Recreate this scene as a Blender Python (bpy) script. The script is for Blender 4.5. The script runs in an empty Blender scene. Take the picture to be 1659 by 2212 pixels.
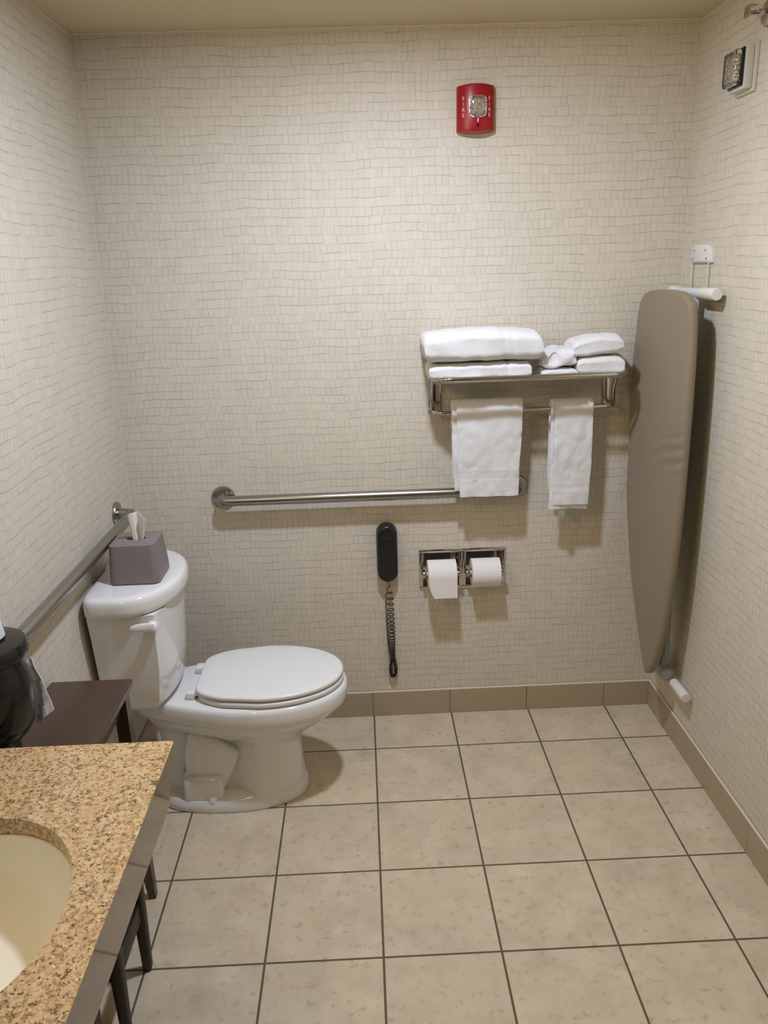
import bpy, bmesh, math, random
from mathutils import Vector, Matrix, noise
random.seed(7)
S = bpy.context.scene
COL = S.collection
PI = math.pi

# ------------------------------------------------------------------ camera, light, exposure
cam_d = bpy.data.cameras.new('camera')
cam = bpy.data.objects.new('camera', cam_d); COL.objects.link(cam)
cam_d.sensor_fit = 'HORIZONTAL'; cam_d.sensor_width = 36.0
cam_d.lens = 1698.33/1659*36.0
cam_d.clip_start = 0.02
def Rz(a): return Matrix.Rotation(a, 4, 'Z')
def Rx(a): return Matrix.Rotation(a, 4, 'X')
cam.matrix_world = Matrix.Translation((-0.0006, -2.7846, 1.7308)) @ Rz(-0.0236) @ Rx(1.2665) @ Rz(-0.0315)
# the fit gave (pitch, roll, yaw) = (1.2665, -0.0315, -0.0236)
S.camera = cam

W = bpy.data.worlds.new('world'); S.world = W; W.use_nodes = True
W.node_tree.nodes['Background'].inputs[0].default_value = (1.0, 0.86, 0.66, 1)
W.node_tree.nodes['Background'].inputs[1].default_value = 0.0

def area(name, loc, rot, size, power, color, shape='DISK', sy=None, spread=PI):
    d = bpy.data.lights.new(name, 'AREA'); d.shape = shape; d.size = size
    if sy: d.size_y = sy
    d.energy = power; d.color = color; d.spread = spread
    o = bpy.data.objects.new(name, d); COL.objects.link(o)
    o.location = loc; o.rotation_euler = rot
    return o
# recessed ceiling downlight above the toilet area (its light is shielded by the can)
area('downlight_lamp', (0.10, -0.97, 2.425), (0, 0, 0), 0.11, 18.0, (0.88, 0.975, 1.17))
# warm vanity light bar on the left wall above the counter
vb = area('vanity_lamp', (-0.74, -1.95, 2.08), (0, 0, 0), 0.75, 8.6, (1.0, 0.75, 0.39), shape='RECTANGLE', sy=0.10)
vb.rotation_euler = (Matrix.Rotation(math.radians(-90), 4, 'Z') @ Matrix.Rotation(math.radians(80), 4, 'X')).to_euler()
S.view_settings.view_transform = 'Standard'
S.view_settings.look = 'None'
S.view_settings.exposure = 0.38
S.view_settings.gamma = 1.0
S.view_settings.use_curve_mapping = False

XL, XR, ZC, ZB, T = -0.8628, 1.1164, 2.4401, 0.1087, 0.311
YF = -4.0

# ------------------------------------------------------------------ node helpers
class NT:
    def __init__(s, mat):
        s.t = mat.node_tree; s.n = s.t.nodes; s.l = s.t.links
    def put(s, sock, v):
        if isinstance(v, bpy.types.NodeSocket): s.l.new(v, sock)
        else: sock.default_value = v
    def m(s, op, a, b=0.0, c=0.0, clamp=False):
        n = s.n.new('ShaderNodeMath'); n.operation = op; n.use_clamp = clamp
        s.put(n.inputs[0], a); s.put(n.inputs[1], b); s.put(n.inputs[2], c)
        return n.outputs[0]
    def xyz(s, x, y, z=0.0):
        n = s.n.new('ShaderNodeCombineXYZ')
        for i, v in enumerate((x, y, z)): s.put(n.inputs[i], v)
        return n.outputs[0]
    def sep(s, v):
        n = s.n.new('ShaderNodeSeparateXYZ'); s.put(n.inputs[0], v); return n.outputs
    def noise(s, vec, scale, detail=2.0, rough=0.5, color=False):
        n = s.n.new('ShaderNodeTexNoise'); n.inputs['Scale'].default_value = scale
        n.inputs['Detail'].default_value = detail; n.inputs['Roughness'].default_value = rough
        s.put(n.inputs['Vector'], vec)
        return n.outputs['Color'] if color else n.outputs['Fac']
    def white(s, vec):
        n = s.n.new('ShaderNodeTexWhiteNoise'); n.noise_dimensions = '3D'; s.put(n.inputs['Vector'], vec)
        return n.outputs['Value']
    def rng(s, v, a, b, c, d, smooth=False):
        n = s.n.new('ShaderNodeMapRange'); n.clamp = True
        if smooth: n.interpolation_type = 'SMOOTHSTEP'
        s.put(n.inputs[0], v)
        for i, k in enumerate((a, b, c, d)): s.put(n.inputs[i+1], k)
        return n.outputs[0]
    def mix(s, f, a, b):
        n = s.n.new('ShaderNodeMix'); n.data_type = 'RGBA'
        s.put(n.inputs[0], f)
        for i, v in ((6, a), (7, b)):
            if isinstance(v, tuple) and len(v) == 3: v = v + (1,)
            s.put(n.inputs[i], v)
        return n.outputs[2]
    def ramp(s, f, stops):
        n = s.n.new('ShaderNodeValToRGB'); s.put(n.inputs[0], f)
        e = n.color_ramp.elements
        while len(e) < len(stops): e.new(0.5)
        for k, (p, c) in enumerate(stops):
            e[k].position = p; e[k].color = c + (1,)
        return n.outputs[0]
    def bump(s, h, strength=0.3, dist=0.01):
        n = s.n.new('ShaderNodeBump'); n.inputs['Strength'].default_value = strength
        n.inputs['Distance'].default_value = dist; s.put(n.inputs['Height'], h)
        return n.outputs[0]
    def pos(s):
        return s.n.new('ShaderNodeTexCoord').outputs['Object']

def srgb(r, g, b):
    f = lambda c: (c/255/12.92) if c/255 <= 0.04045 else ((c/255+0.055)/1.055)**2.4
    return (f(r), f(g), f(b))

def mat(name, color=(.8, .8, .8), rough=0.5, metal=0.0, spec=0.5, coat=0.0, trans=0.0, ior=1.45,
        var=0.0, vscale=20, bump=0.0, bscale=200, bdist=0.001, emit=None, estr=0, sheen=0.0, alpha=1.0):
    M = bpy.data.materials.new(name); M.use_nodes = True
    t = NT(M); p = t.n['Principled BSDF']
    p.inputs['Base Color'].default_value = color + (1,)
    p.inputs['Roughness'].default_value = rough; p.inputs['Metallic'].default_value = metal
    p.inputs['Specular IOR Level'].default_value = spec; p.inputs['Coat Weight'].default_value = coat
    p.inputs['Transmission Weight'].default_value = trans; p.inputs['IOR'].default_value = ior
    p.inputs['Sheen Weight'].default_value = sheen; p.inputs['Alpha'].default_value = alpha
    P = t.pos()
    if var > 0:
        nz = t.noise(P, vscale, 3)
        lo = tuple(max(0, c*(1-var)) for c in color); hi = tuple(min(1, c*(1+var)) for c in color)
        t.l.new(t.mix(nz, lo, hi), p.inputs['Base Color'])
    if bump > 0:
        t.l.new(t.bump(t.noise(P, bscale, 3, 0.6), bump, bdist), p.inputs['Normal'])
    if emit:
        p.inputs['Emission Color'].default_value = emit + (1,); p.inputs['Emission Strength'].default_value = estr
    return M

def wallpaper(name, axis):
    M = bpy.data.materials.new(name); M.use_nodes = True
    t = NT(M); p = t.n['Principled BSDF']
    P = t.pos(); s = t.sep(P); u, v = s[axis], s[2]
    uv = t.xyz(u, v, 0.0)
    n1 = t.sep(t.noise(uv, 5.0, 1, color=True)); n2 = t.sep(t.noise(uv, 28.0, 2, color=True))
    du = t.m('ADD', t.m('MULTIPLY', t.m('SUBTRACT', n1[0], .5), .030), t.m('MULTIPLY', t.m('SUBTRACT', n2[0], .5), .0075))
    dv = t.m('ADD', t.m('MULTIPLY', t.m('SUBTRACT', n1[1], .5), .024), t.m('MULTIPLY', t.m('SUBTRACT', n2[1], .5), .0105))
    u1 = t.m('ADD', u, du); v1 = t.m('ADD', v, dv)
    rv = t.m('DIVIDE', v1, .0282); row = t.m('FLOOR', rv); fv = t.m('SUBTRACT', rv, row)
    rr = t.white(t.xyz(row, 3.3, 0.0))
    u2 = t.m('ADD', u1, t.m('MULTIPLY', rr, .010))
    cu = t.m('DIVIDE', u2, .0196); col = t.m('FLOOR', cu); fu = t.m('SUBTRACT', cu, col)
    dV = t.m('MULTIPLY', t.m('MINIMUM', fv, t.m('SUBTRACT', 1.0, fv)), .0282)
    dU = t.m('MULTIPLY', t.m('MINIMUM', fu, t.m('SUBTRACT', 1.0, fu)), .0196)
    lh = t.rng(dV, .0006, .0026, 1.0, 0.0, True)
    lv = t.rng(dU, .0005, .0019, 1.0, 0.0, True)
    seg = t.white(t.xyz(t.m('FLOOR', t.m('DIVIDE', u1, .055)), t.m('FLOOR', t.m('ADD', rv, .5)), 1.0))
    seg2 = t.white(t.xyz(t.m('FLOOR', t.m('ADD', cu, .5)), row, 2.0))
    ah = t.m('MULTIPLY', lh, t.rng(seg, 0.0, 1.0, .07, .29))
    av = t.m('MULTIPLY', lv, t.rng(seg2, 0.0, 1.0, .03, .25))
    dark = t.m('MAXIMUM', ah, av)
    cell = t.white(t.xyz(col, row, 5.0))
    fib = t.noise(t.xyz(t.m('MULTIPLY', u, 400.0), t.m('MULTIPLY', v, 25.0), 0.0), 1.0, 2)
    tone = t.m('ADD', t.m('MULTIPLY', cell, .06), t.m('MULTIPLY', fib, .08))
    k = t.m('SUBTRACT', t.m('ADD', .93, tone), dark)
    base = t.mix(t.noise(uv, 9.0, 2), srgb(208, 200, 184), srgb(214, 206, 191))
    n = t.n.new('ShaderNodeMix'); n.data_type = 'RGBA'; n.blend_type = 'MULTIPLY'; n.inputs[0].default_value = 1.0
    t.l.new(base, n.inputs[6]); t.l.new(t.xyz(k, k, k), n.inputs[7])
    t.l.new(n.outputs[2], p.inputs['Base Color'])
    p.inputs['Roughness'].default_value = .55; p.inputs['Specular IOR Level'].default_value = .25
    t.l.new(t.bump(t.m('SUBTRACT', fib, t.m('MULTIPLY', dark, 3.0)), .25, .0006), p.inputs['Normal'])
    return M

def floor_mat():
    M = bpy.data.materials.new('beige_floor_tile'); M.use_nodes = True
    t = NT(M); p = t.n['Principled BSDF']
    P = t.pos(); s = t.sep(P)
    a = t.m('DIVIDE', s[0], T); b = t.m('DIVIDE', t.m('SUBTRACT', s[1], .0761), T)
    ia = t.m('FLOOR', a); ib = t.m('FLOOR', b)
    fa = t.m('SUBTRACT', a, ia); fb = t.m('SUBTRACT', b, ib)
    d = t.m('MULTIPLY', t.m('MINIMUM', t.m('MINIMUM', fa, t.m('SUBTRACT', 1.0, fa)), t.m('MINIMUM', fb, t.m('SUBTRACT', 1.0, fb))), T)
    g = t.rng(d, .0023, .0038, 1.0, 0.0, True)
    rnd = t.white(t.xyz(ia, ib, 1.0))
    off = t.xyz(t.m('ADD', s[0], t.m('MULTIPLY', rnd, 7.0)), t.m('ADD', s[1], t.m('MULTIPLY', rnd, 13.0)), 0.0)
    n1 = t.noise(off, 9.0, 5, .62); n2 = t.noise(off, 38.0, 4, .6); n3 = t.noise(off, 4.0, 2)
    c = t.mix(t.rng(n1, .32, .7, 0.0, 1.0), srgb(189, 174, 151), srgb(215, 202, 178))
    c = t.mix(t.rng(n3, .35, .65, 0.0, .5), c, srgb(211, 195, 164))
    c = t.mix(t.rng(n2, .56, .70, 0.0, .50), c, srgb(148, 131, 108))
    c = t.mix(t.m('MULTIPLY', rnd, .12), c, srgb(190, 174, 152))
    c = t.mix(g, c, srgb(100, 88, 70))
    t.l.new(c, p.inputs['Base Color'])
    t.l.new(t.rng(g, 0, 1, .42, .85), p.inputs['Roughness'])
    p.inputs['Specular IOR Level'].default_value = .35
    t.l.new(t.bump(t.m('SUBTRACT', t.m('MULTIPLY', n2, .08), g), .4, .002), p.inputs['Normal'])
    return M

def granite():
    M = bpy.data.materials.new('speckled_tan_granite'); M.use_nodes = True
    t = NT(M); p = t.n['Principled BSDF']
    P = t.pos()
    n1 = t.noise(P, 130.0, 4, .65); n2 = t.noise(P, 210.0, 3, .6); n3 = t.noise(P, 14.0, 3)
    c = t.ramp(n1, [(.30, srgb(96, 74, 48)), (.41, srgb(156, 128, 90)), (.50, srgb(190, 162, 122)), (.66, srgb(208, 186, 148))])
    c = t.mix(t.rng(n3, .35, .7, 0.0, .25), c, srgb(206, 166, 110))
    c = t.mix(t.rng(n2, .575, .63, 0.0, .92), c, srgb(66, 50, 36))
    n4 = t.noise(P, 165.0, 2, .5)
    c = t.mix(t.rng(n4, .30, .36, .8, 0.0), c, srgb(228, 206, 168))
    t.l.new(c, p.inputs['Base Color'])
    p.inputs['Roughness'].default_value = .16; p.inputs['Specular IOR Level'].default_value = .5
    return M

M_WP_B = wallpaper('woven_wallpaper_facing', 0)
M_WP_S = wallpaper('woven_wallpaper_side', 1)
M_FLOOR = floor_mat()
M_GRAN = granite()
M_APRON = granite()
M_APRON.name = 'polished_brown_edge'
def _apron():
    t = NT(M_APRON); p = t.n['Principled BSDF']; P = t.pos()
    n1 = t.noise(P, 120.0, 4, .6); n2 = t.noise(P, 18.0, 3)
    c = t.mix(t.rng(n1, .35, .65, 0, 1), srgb(88, 74, 58), srgb(134, 116, 94))
    c = t.mix(t.rng(n2, .35, .7, 0, .5), c, srgb(112, 98, 84))
    t.l.new(c, p.inputs['Base Color']); p.inputs['Roughness'].default_value = .07
_apron()
M_CEIL = mat('ceiling_paint', srgb(206, 192, 160), .8, bump=.1, bscale=300)
M_BASE = mat('baseboard_tile', srgb(172, 155, 130), .4, var=.07, vscale=9)
M_CAULK = mat('caulk', srgb(214, 204, 184), .6)
M_PORC = mat('white_porcelain', (.80, .80, .80), .10, spec=.6, coat=.3)
M_SEAT = mat('white_seat_plastic', (.78, .785, .785), .28)
M_CREAM = mat('cream_porcelain', srgb(240, 236, 220), .12, spec=.6)
M_STEEL = mat('brushed_steel', (.36, .35, .33), .28, metal=1)
M_CHROME = mat('chrome', (.56, .54, .51), .10, metal=1)
M_BLACK = mat('black_plastic', (.012, .012, .013), .28)
M_BLACKG = mat('gloss_black', (.008, .008, .009), .16)
M_RED = mat('alarm_red', srgb(152, 18, 28), .30)
M_HOLE_SHADE = mat('hole_shade', (.01, .005, .005), .9)  # near-black colour standing in for the shade inside small openings
M_LETTER = mat('pale_lettering', srgb(232, 190, 190), .5)
M_WHITE = mat('white_plastic', srgb(222, 220, 214), .4)
M_BOXW = mat('off_white_plastic', srgb(206, 202, 192), .45)
M_LENS = mat('clear_lens', (.92, .92, .94), .05, trans=1.0, ior=1.5)
M_REFL = mat('lens_reflector', (.85, .85, .87), .12, metal=1, bump=.9, bscale=60, bdist=.01)
M_TOWEL = mat('white_terry', (.80, .80, .81), .95, spec=.1, bump=.9, bscale=420, bdist=.0025, sheen=.3)
M_BAND = mat('towel_band', (.82, .82, .83), .8, spec=.1, bump=.3, bscale=900, bdist=.0008)
M_TAGG = mat('green_tag', srgb(150, 170, 130), .7)
M_PAPER = mat('toilet_paper', (.82, .79, .77), .9, spec=.1, bump=.25, bscale=500, bdist=.0006)
M_TISSUE = mat('tissue', (.86, .85, .83), .85, spec=.1, bump=.2, bscale=120, bdist=.001)
M_GREY = mat('grey_box_plastic', srgb(128, 121, 119), .42, spec=.35)
M_BOARD = mat('taupe_board_cover', srgb(138, 126, 106), .58, spec=.3, sheen=.15, var=.03, vscale=6)
M_PALE = mat('pale_enamel', srgb(214, 222, 228), .35)
M_GREYM = mat('grey_enamel', srgb(160, 166, 166), .4)
M_WOOD = mat('dark_brown_wood', srgb(74, 56, 44), .30, var=.10, vscale=30)
M_WOODD = mat('espresso_wood', srgb(36, 24, 17), .45, var=.15, vscale=25)
M_BAG = mat('clear_bag', (.74, .74, .77), .22, trans=.35, ior=1.2, bump=.5, bscale=40, bdist=.004)
M_LAMP = mat('lamp_diffuser', (.9, .9, .9), .5, emit=(1, .97, .95), estr=6)

# ------------------------------------------------------------------ mesh helpers
def link(name, me, m, parent=None, smooth=True, auto=None):
    me.materials.append(m)
    if smooth: me.polygons.foreach_set('use_smooth', [True]*len(me.polygons))
    o = bpy.data.objects.new(name, me); COL.objects.link(o)
    if parent is not None: o.parent = parent
    if auto is not None:
        try: me.set_sharp_from_angle(angle=math.radians(auto))
        except Exception: pass
    return o
def frombm(name, bm, m, parent=None, smooth=True, auto=35):
    bmesh.ops.remove_doubles(bm, verts=bm.verts, dist=1e-6)
    bmesh.ops.recalc_face_normals(bm, faces=bm.faces)
    me = bpy.data.meshes.new(name); bm.to_mesh(me); bm.free()
    return link(name, me, m, parent, smooth, auto)
def tag(o, label, cat, group=None):
    o['label'] = label; o['category'] = cat
    if group: o['group'] = group
    return o
def empty(name, loc, label, cat, group=None):
    o = bpy.data.objects.new(name, None); COL.objects.link(o); o.location = loc
    o.empty_display_size = .05
    o['_l'] = 0; del o['_l']
    return tag(o, label, cat, group)
def structure(o):
    o['kind'] = 'structure'; return o
def local(bm, parent):
    """shift world-coordinate geometry into the frame of a parent Empty (translation only)"""
    l = parent.location
    bmesh.ops.translate(bm, verts=bm.verts, vec=(-l[0], -l[1], -l[2]))
    return bm
def part(name, bm, m, root, parent=None, **k):
    local(bm, root)
    return frombm(name, bm, m, parent or root, **k)

def box(bm, x0, x1, y0, y1, z0, z1, r=0.0, seg=2):
    b = bmesh.new()
    bmesh.ops.create_cube(b, size=1)
    for v in b.verts:
        v.co = Vector(((x0+x1)/2 + v.co.x*(x1-x0), (y0+y1)/2 + v.co.y*(y1-y0), (z0+z1)/2 + v.co.z*(z1-z0)))
    if r > 0:
        bmesh.ops.bevel(b, geom=b.edges[:], offset=r, segments=seg, profile=.5, affect='EDGES')
    merge(bm, b)
def merge(bm, b):
    me = bpy.data.meshes.new('tmp'); b.to_mesh(me); b.free(); bm.from_mesh(me); bpy.data.meshes.remove(me)
def B(*a, **k):
    bm = bmesh.new(); box(bm, *a, **k); return bm
def loft(bm, rings, closed=True, cap0=True, cap1=True):
    vs = [[bm.verts.new(p) for p in r] for r in rings]
    n = len(rings[0])
    for a, b in zip(vs[:-1], vs[1:]):
        for i in range(n if closed else n-1):
            j = (i+1) % n
            bm.faces.new((a[i], a[j], b[j], b[i]))
    if closed and cap0: bm.faces.new(list(reversed(vs[0])))
    if closed and cap1: bm.faces.new(vs[-1])
    return vs
def sweep(bm, pts, r, n=14, closed=False, squash=None):
    P = [Vector(p) for p in pts]; N = len(P)
    T0 = []
    for i in range(N):
        a = P[(i-1) % N] if (closed or i > 0) else P[i]
        b = P[(i+1) % N] if (closed or i < N-1) else P[i]
        T0.append((b-a).normalized())
    up = Vector((0, 0, 1)) if abs(T0[0].z) < .9 else Vector((1, 0, 0))
    nx = T0[0].cross(up).normalized(); rings = []
    for i in range(N):
        nx = (nx - T0[i]*nx.dot(T0[i])).normalized(); ny = T0[i].cross(nx)
        rr = r[i] if isinstance(r, (list, tuple)) else r
        rings.append([P[i] + nx*rr*math.cos(2*PI*k/n) + ny*rr*math.sin(2*PI*k/n) for k in range(n)])
    if closed: rings.append(rings[0]); loft(bm, rings, cap0=False, cap1=False)
    else: loft(bm, rings)
def bend(pts, r=.03, seg=8):
    """round the corners of a polyline"""
    P = [Vector(p) for p in pts]; out = [P[0]]
    for i in range(1, len(P)-1):
        a, b, c = P[i-1], P[i], P[i+1]
        d1 = (a-b); d2 = (c-b); rr = min(r, d1.length*.49, d2.length*.49)
        p0 = b + d1.normalized()*rr; p1 = b + d2.normalized()*rr
        for k in range(seg+1):
            t = k/seg; out.append(p0*(1-t)**2 + b*2*t*(1-t) + p1*t*t)
    out.append(P[-1]); return out
def lathe(bm, prof, c, axis='z', n=40, sx=1.0, sy=1.0):
    rings = []
    for r, h in prof:
        ring = []
        for k in range(n):
            a = 2*PI*k/n; x, y = r*math.cos(a)*sx, r*math.sin(a)*sy
            if axis == 'z': q = (x, y, h)
            elif axis == 'y': q = (x, h, y)
            else: q = (h, x, y)
            ring.append(Vector(c)+Vector(q))
        rings.append(ring)
    loft(bm, rings)
def nz(p, s=1.0): return noise.noise(Vector(p)*s)

# ------------------------------------------------------------------ the room
def plane_grid(name, us, vs, skip, f, m):
    bm = bmesh.new(); V = {}
    g = lambda i, j: V.setdefault((i, j), bm.verts.new(f(us[i], vs[j])))
    for i in range(len(us)-1):
        for j in range(len(vs)-1):
            if (i, j) in skip: continue
            bm.faces.new((g(i, j), g(i+1, j), g(i+1, j+1), g(i, j+1)))
    return bm
def flat(name, bm, m):
    return structure(frombm(name, bm, m, smooth=False, auto=None))
# back wall with the two openings of the recessed paper holders
HX = [(.202, .348), (.366, .512)]; HZ = (.549, .691)
bm = plane_grid('wall_back', [XL-.1, HX[0][0], HX[0][1], HX[1][0], HX[1][1], XR+.1], [-.1, HZ[0], HZ[1], ZC+.1], {(1, 1), (3, 1)}, lambda u, v: (u, 0, v), None)
flat('wall_back', bm, M_WP_B)
def slab(name, x0, x1, y0, y1, z0, z1, m): return flat(name, B(x0, x1, y0, y1, z0, z1), m)
slab('wall_left', XL-.12, XL, YF, .0, -.1, ZC+.1, M_WP_S)
slab('wall_right', XR, XR+.12, YF, .0, -.1, ZC+.1, M_WP_S)
slab('wall_front', XL-.12, XR+.12, YF-.12, YF, -.1, ZC+.1, M_WP_B)
slab('floor', XL-.12, XR+.12, YF, .0, -.1, 0, M_FLOOR)
slab('ceiling', XL-.12, XR+.12, YF, .0, ZC, ZC+.1, M_CEIL)
def added_door():  # unseen, added behind the camera so the chrome reflects something dark
    root = bpy.data.objects.new('added_door_1', None); COL.objects.link(root); root.location = (.35, YF, 0); structure(root)
    bm = bmesh.new(); box(bm, -.10, .80, YF+.002, YF+.04, .005, 2.08, r=.002)
    part('added_door_leaf', bm, M_WOODD, root, smooth=False, auto=None)
    bm = bmesh.new()
    for A in ((-.17, -.101, .0, 2.15), (.801, .87, .0, 2.15), (-.17, .87, 2.081, 2.15)): box(bm, A[0], A[1], YF+.001, YF+.055, A[2]+.0005, A[3], r=.003)
    part('added_door_frame', bm, M_WHITE, root)
    bm = bmesh.new(); sweep(bm, bend([(.74, YF+.042, 1.0), (.74, YF+.095, 1.0), (.63, YF+.095, 1.0)], .02, 6), .009, 12)
    part('added_door_handle', bm, M_CHROME, root)
added_door()
def baseboard(name, run):
    bm = bmesh.new()
    for a in run: box(bm, *a, r=.0012, seg=1)
    return flat(name, bm, M_BASE)
th = .009
baseboard('baseboard_back', [(x0+.0008, x1-.0008, -th, -.0005, 0.0005, ZB-.003) for x0, x1 in ((XL, -.621), (-.621, -.312), (-.312, -.003), (-.003, .306), (.306, .615), (.615, .927), (.927, XR-.001))])
baseboard('baseboard_right', [(XR-th, XR-.0005, y0+.0008, y1-.0008, 0.0005, ZB-.003) for y0, y1 in ((-.235, -.010), (-.545, -.235), (-.855, -.545), (-1.165, -.855), (-1.475, -1.165), (-1.785, -1.475), (-2.4, -1.785), (-3.99, -2.4))])
baseboard('baseboard_left', [(XL+.0005, XL+th, y0+.0008, y1-.0008, 0.0005, ZB-.003) for y0, y1 in ((-.3, -.010), (-.61, -.3), (-.92, -.61), (-1.23, -.92), (-3.99, -1.23))])
def bead(name, a, b, r=.0035):
    bm = bmesh.new(); sweep(bm, [a, b], r, 8); return structure(frombm(name, bm, M_CAULK))
bead('trim_1', (XL+.001, -.001, 0.12), (XL+.001, -.001, ZC), .0025)
bead('trim_2', (XR-.001, -.001, 0.12), (XR-.001, -.001, ZC), .002)
bead('trim_3', (XL, -.001, ZC-.001), (XR, -.001, ZC-.001))
bead('trim_4', (XL+.001, 0, ZC-.001), (XL+.001, YF+.01, ZC-.001))
bead('trim_5', (XR-.001, 0, ZC-.001), (XR-.001, YF+.01, ZC-.001))
bead('trim_6', (XL, -.005, ZB-.003), (XR-.005, -.005, ZB-.003), .0042)
bead('trim_7', (XR-.005, -.005, ZB-.003), (XR-.005, YF+.01, ZB-.003), .0042)

# ------------------------------------------------------------------ vanity counter
CX0, CX1, CY0, CY1, CZ = XL+.003, -.3915, -3.2, -1.444, .860
SCX, SCY, SAX, SAY = -.637, -1.868, .180, .214
def counter():
    global CX1
    CX1_ = CX1
    root = empty('vanity_counter', (CX1, CY1, CZ-.15), 'speckled tan granite vanity counter with oval sink cut-out and deep slanted front apron', 'counter')
    bm = bmesh.new(); n = 96
    ell = lambda k, z, s=1.0: Vector((SCX+SAX*s*math.cos(2*PI*k/n), SCY+SAY*s*math.sin(2*PI*k/n), z))
    def rect(k, z):
        c, s = math.cos(2*PI*k/n), math.sin(2*PI*k/n)
        hy = .30; tx = ((CX1-SCX) if c > 0 else (CX0-SCX))/c if abs(c) > 1e-9 else 1e9
        ty = hy/abs(s) if abs(s) > 1e-9 else 1e9
        t = min(tx, ty); return Vector((SCX+c*t, SCY+s*t, z))
    th_ = .03
    for z, zz in ((CZ, 0), (CZ-th_, 1)):
        if zz: CX1 = CX1_-.03
        a = [bm.verts.new(ell(k, z)) for k in range(n)]; b = [bm.verts.new(rect(k, z)) for k in range(n)]
        for k in range(n): bm.faces.new((a[k], a[(k+1) % n], b[(k+1) % n], b[k]))
    CX1 = CX1_
    a = [bm.verts.new(ell(k, CZ)) for k in range(n)]; b = [bm.verts.new(ell(k, CZ-th_)) for k in range(n)]
    for k in range(n): bm.faces.new((a[k], a[(k+1) % n], b[(k+1) % n], b[k]))
    for y0, y1 in ((CY0, SCY-.30), (SCY+.30, CY1)):
        for z in (CZ, CZ-th_):
            xe = CX1 if z == CZ else CX1-.03
            bm.faces.new([bm.verts.new(p) for p in ((CX0, y0, z), (xe, y0, z), (xe, y1, z), (CX0, y1, z))])
    part('countertop', bm, M_GRAN, root, smooth=False, auto=None)
    bm = bmesh.new()
    # slanted apron, leaning back towards the wall at its foot, with a mitred return at the far end
    q = [(CX1, CZ), (CX1-.0265, .708), (CX1-.0465, .708), (CX1-.022, CZ-.0305), (CX1-.0205, CZ-.0005)]
    q = [(CX1, CZ-.0002), (CX1-.0265, .708), (CX1-.0465, .708), (CX1-.024, CZ-.0002)]
    loft(bm, [[Vector((x, y, z)) for x, z in q] for y in (CY0, CY1)])
    box(bm, CX0, CX1-.0475, CY1-.02, CY1-.0003, .708, CZ-.0305)
    part('apron', bm, M_APRON, root, smooth=False, auto=None)
counter()
def sink():
    root = empty('undermount_sink', (SCX, SCY, .70), 'cream oval undermount sink set in the granite counter', 'sink')
    bm = bmesh.new(); n = 96; rings = []
    ring = lambda s, z, off=0: [Vector((SCX+(SAX*s+off)*math.cos(2*PI*k/n), SCY+(SAY*s+off)*math.sin(2*PI*k/n), z)) for k in range(n)]
    rings.append(ring(1.0, .8285, .022)); rings.append(ring(1.0, .8285, -.004))
    for k in range(1, 17):
        a = k/16*PI/2
        rings.append(ring(max(.10, math.cos(a)**.55), .8285-.135*math.sin(a)**1.0, -.004))
    loft(bm, rings, cap0=False, cap1=True)
    rr = [ring(1.0, .8275, .022)]
    for k in range(1, 13):
        a = k/12*PI/2; rr.append(ring(max(.12, math.cos(a)**.55), .8275-.15*math.sin(a), .008))
    part('basin', bm, M_CREAM, root, auto=60)
    bm = bmesh.new(); lathe(bm, [(.0, 0.003), (.016, .003), (.021, .001), (.022, -.001)], (SCX, SCY, .6955), n=28)
    part('drain', bm, M_CHROME, root)
sink()

# ------------------------------------------------------------------ brown side table and dark stool
def side_table():
    x0, x1, y0, y1, zt = XL+.005, -.640, -1.432, -.893, .700
    root = empty('side_table', ((x0+x1)/2, (y0+y1)/2, 0), 'dark brown wooden side table between the toilet tank and the vanity', 'table')
    part('tabletop', B(x0, x1, y0, y1, zt-.024, zt, r=.007, seg=3), M_WOOD, root)
    bm = bmesh.new()
    a = .030
    for A in ((x0+a, x1-a, y1-a-.018, y1-a), (x0+a, x1-a, y0+a, y0+a+.018), (x1-a-.018, x1-a, y0+a, y1-a), (x0+a, x0+a+.018, y0+a, y1-a)):
        box(bm, A[0], A[1], A[2], A[3], zt-.085, zt-.0245, r=.001, seg=1)
    part('apron', bm, M_WOOD, root)
    for sx, sy in ((1, 1), (1, 0), (0, 1), (0, 0)):
        ox = x1-.012 if sx else x0+.012; oy = y1-.012 if sy else y0+.012
        dx = -1 if sx else 1; dy = -1 if sy else 1
        rings = []
        for z, w in ((zt-.0245, .034), (.45, .033), (.12, .030), (0.0005, .020)):
            xs = sorted((ox, ox+dx*w)); ys = sorted((oy, oy+dy*w))
            rings.append([Vector(p) for p in ((xs[0], ys[0], z), (xs[1], ys[0], z), (xs[1], ys[1], z), (xs[0], ys[1], z))])
        bm = bmesh.new(); loft(bm, rings)
        part('leg', bm, M_WOOD, root, smooth=False, auto=None)
side_table()
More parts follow.
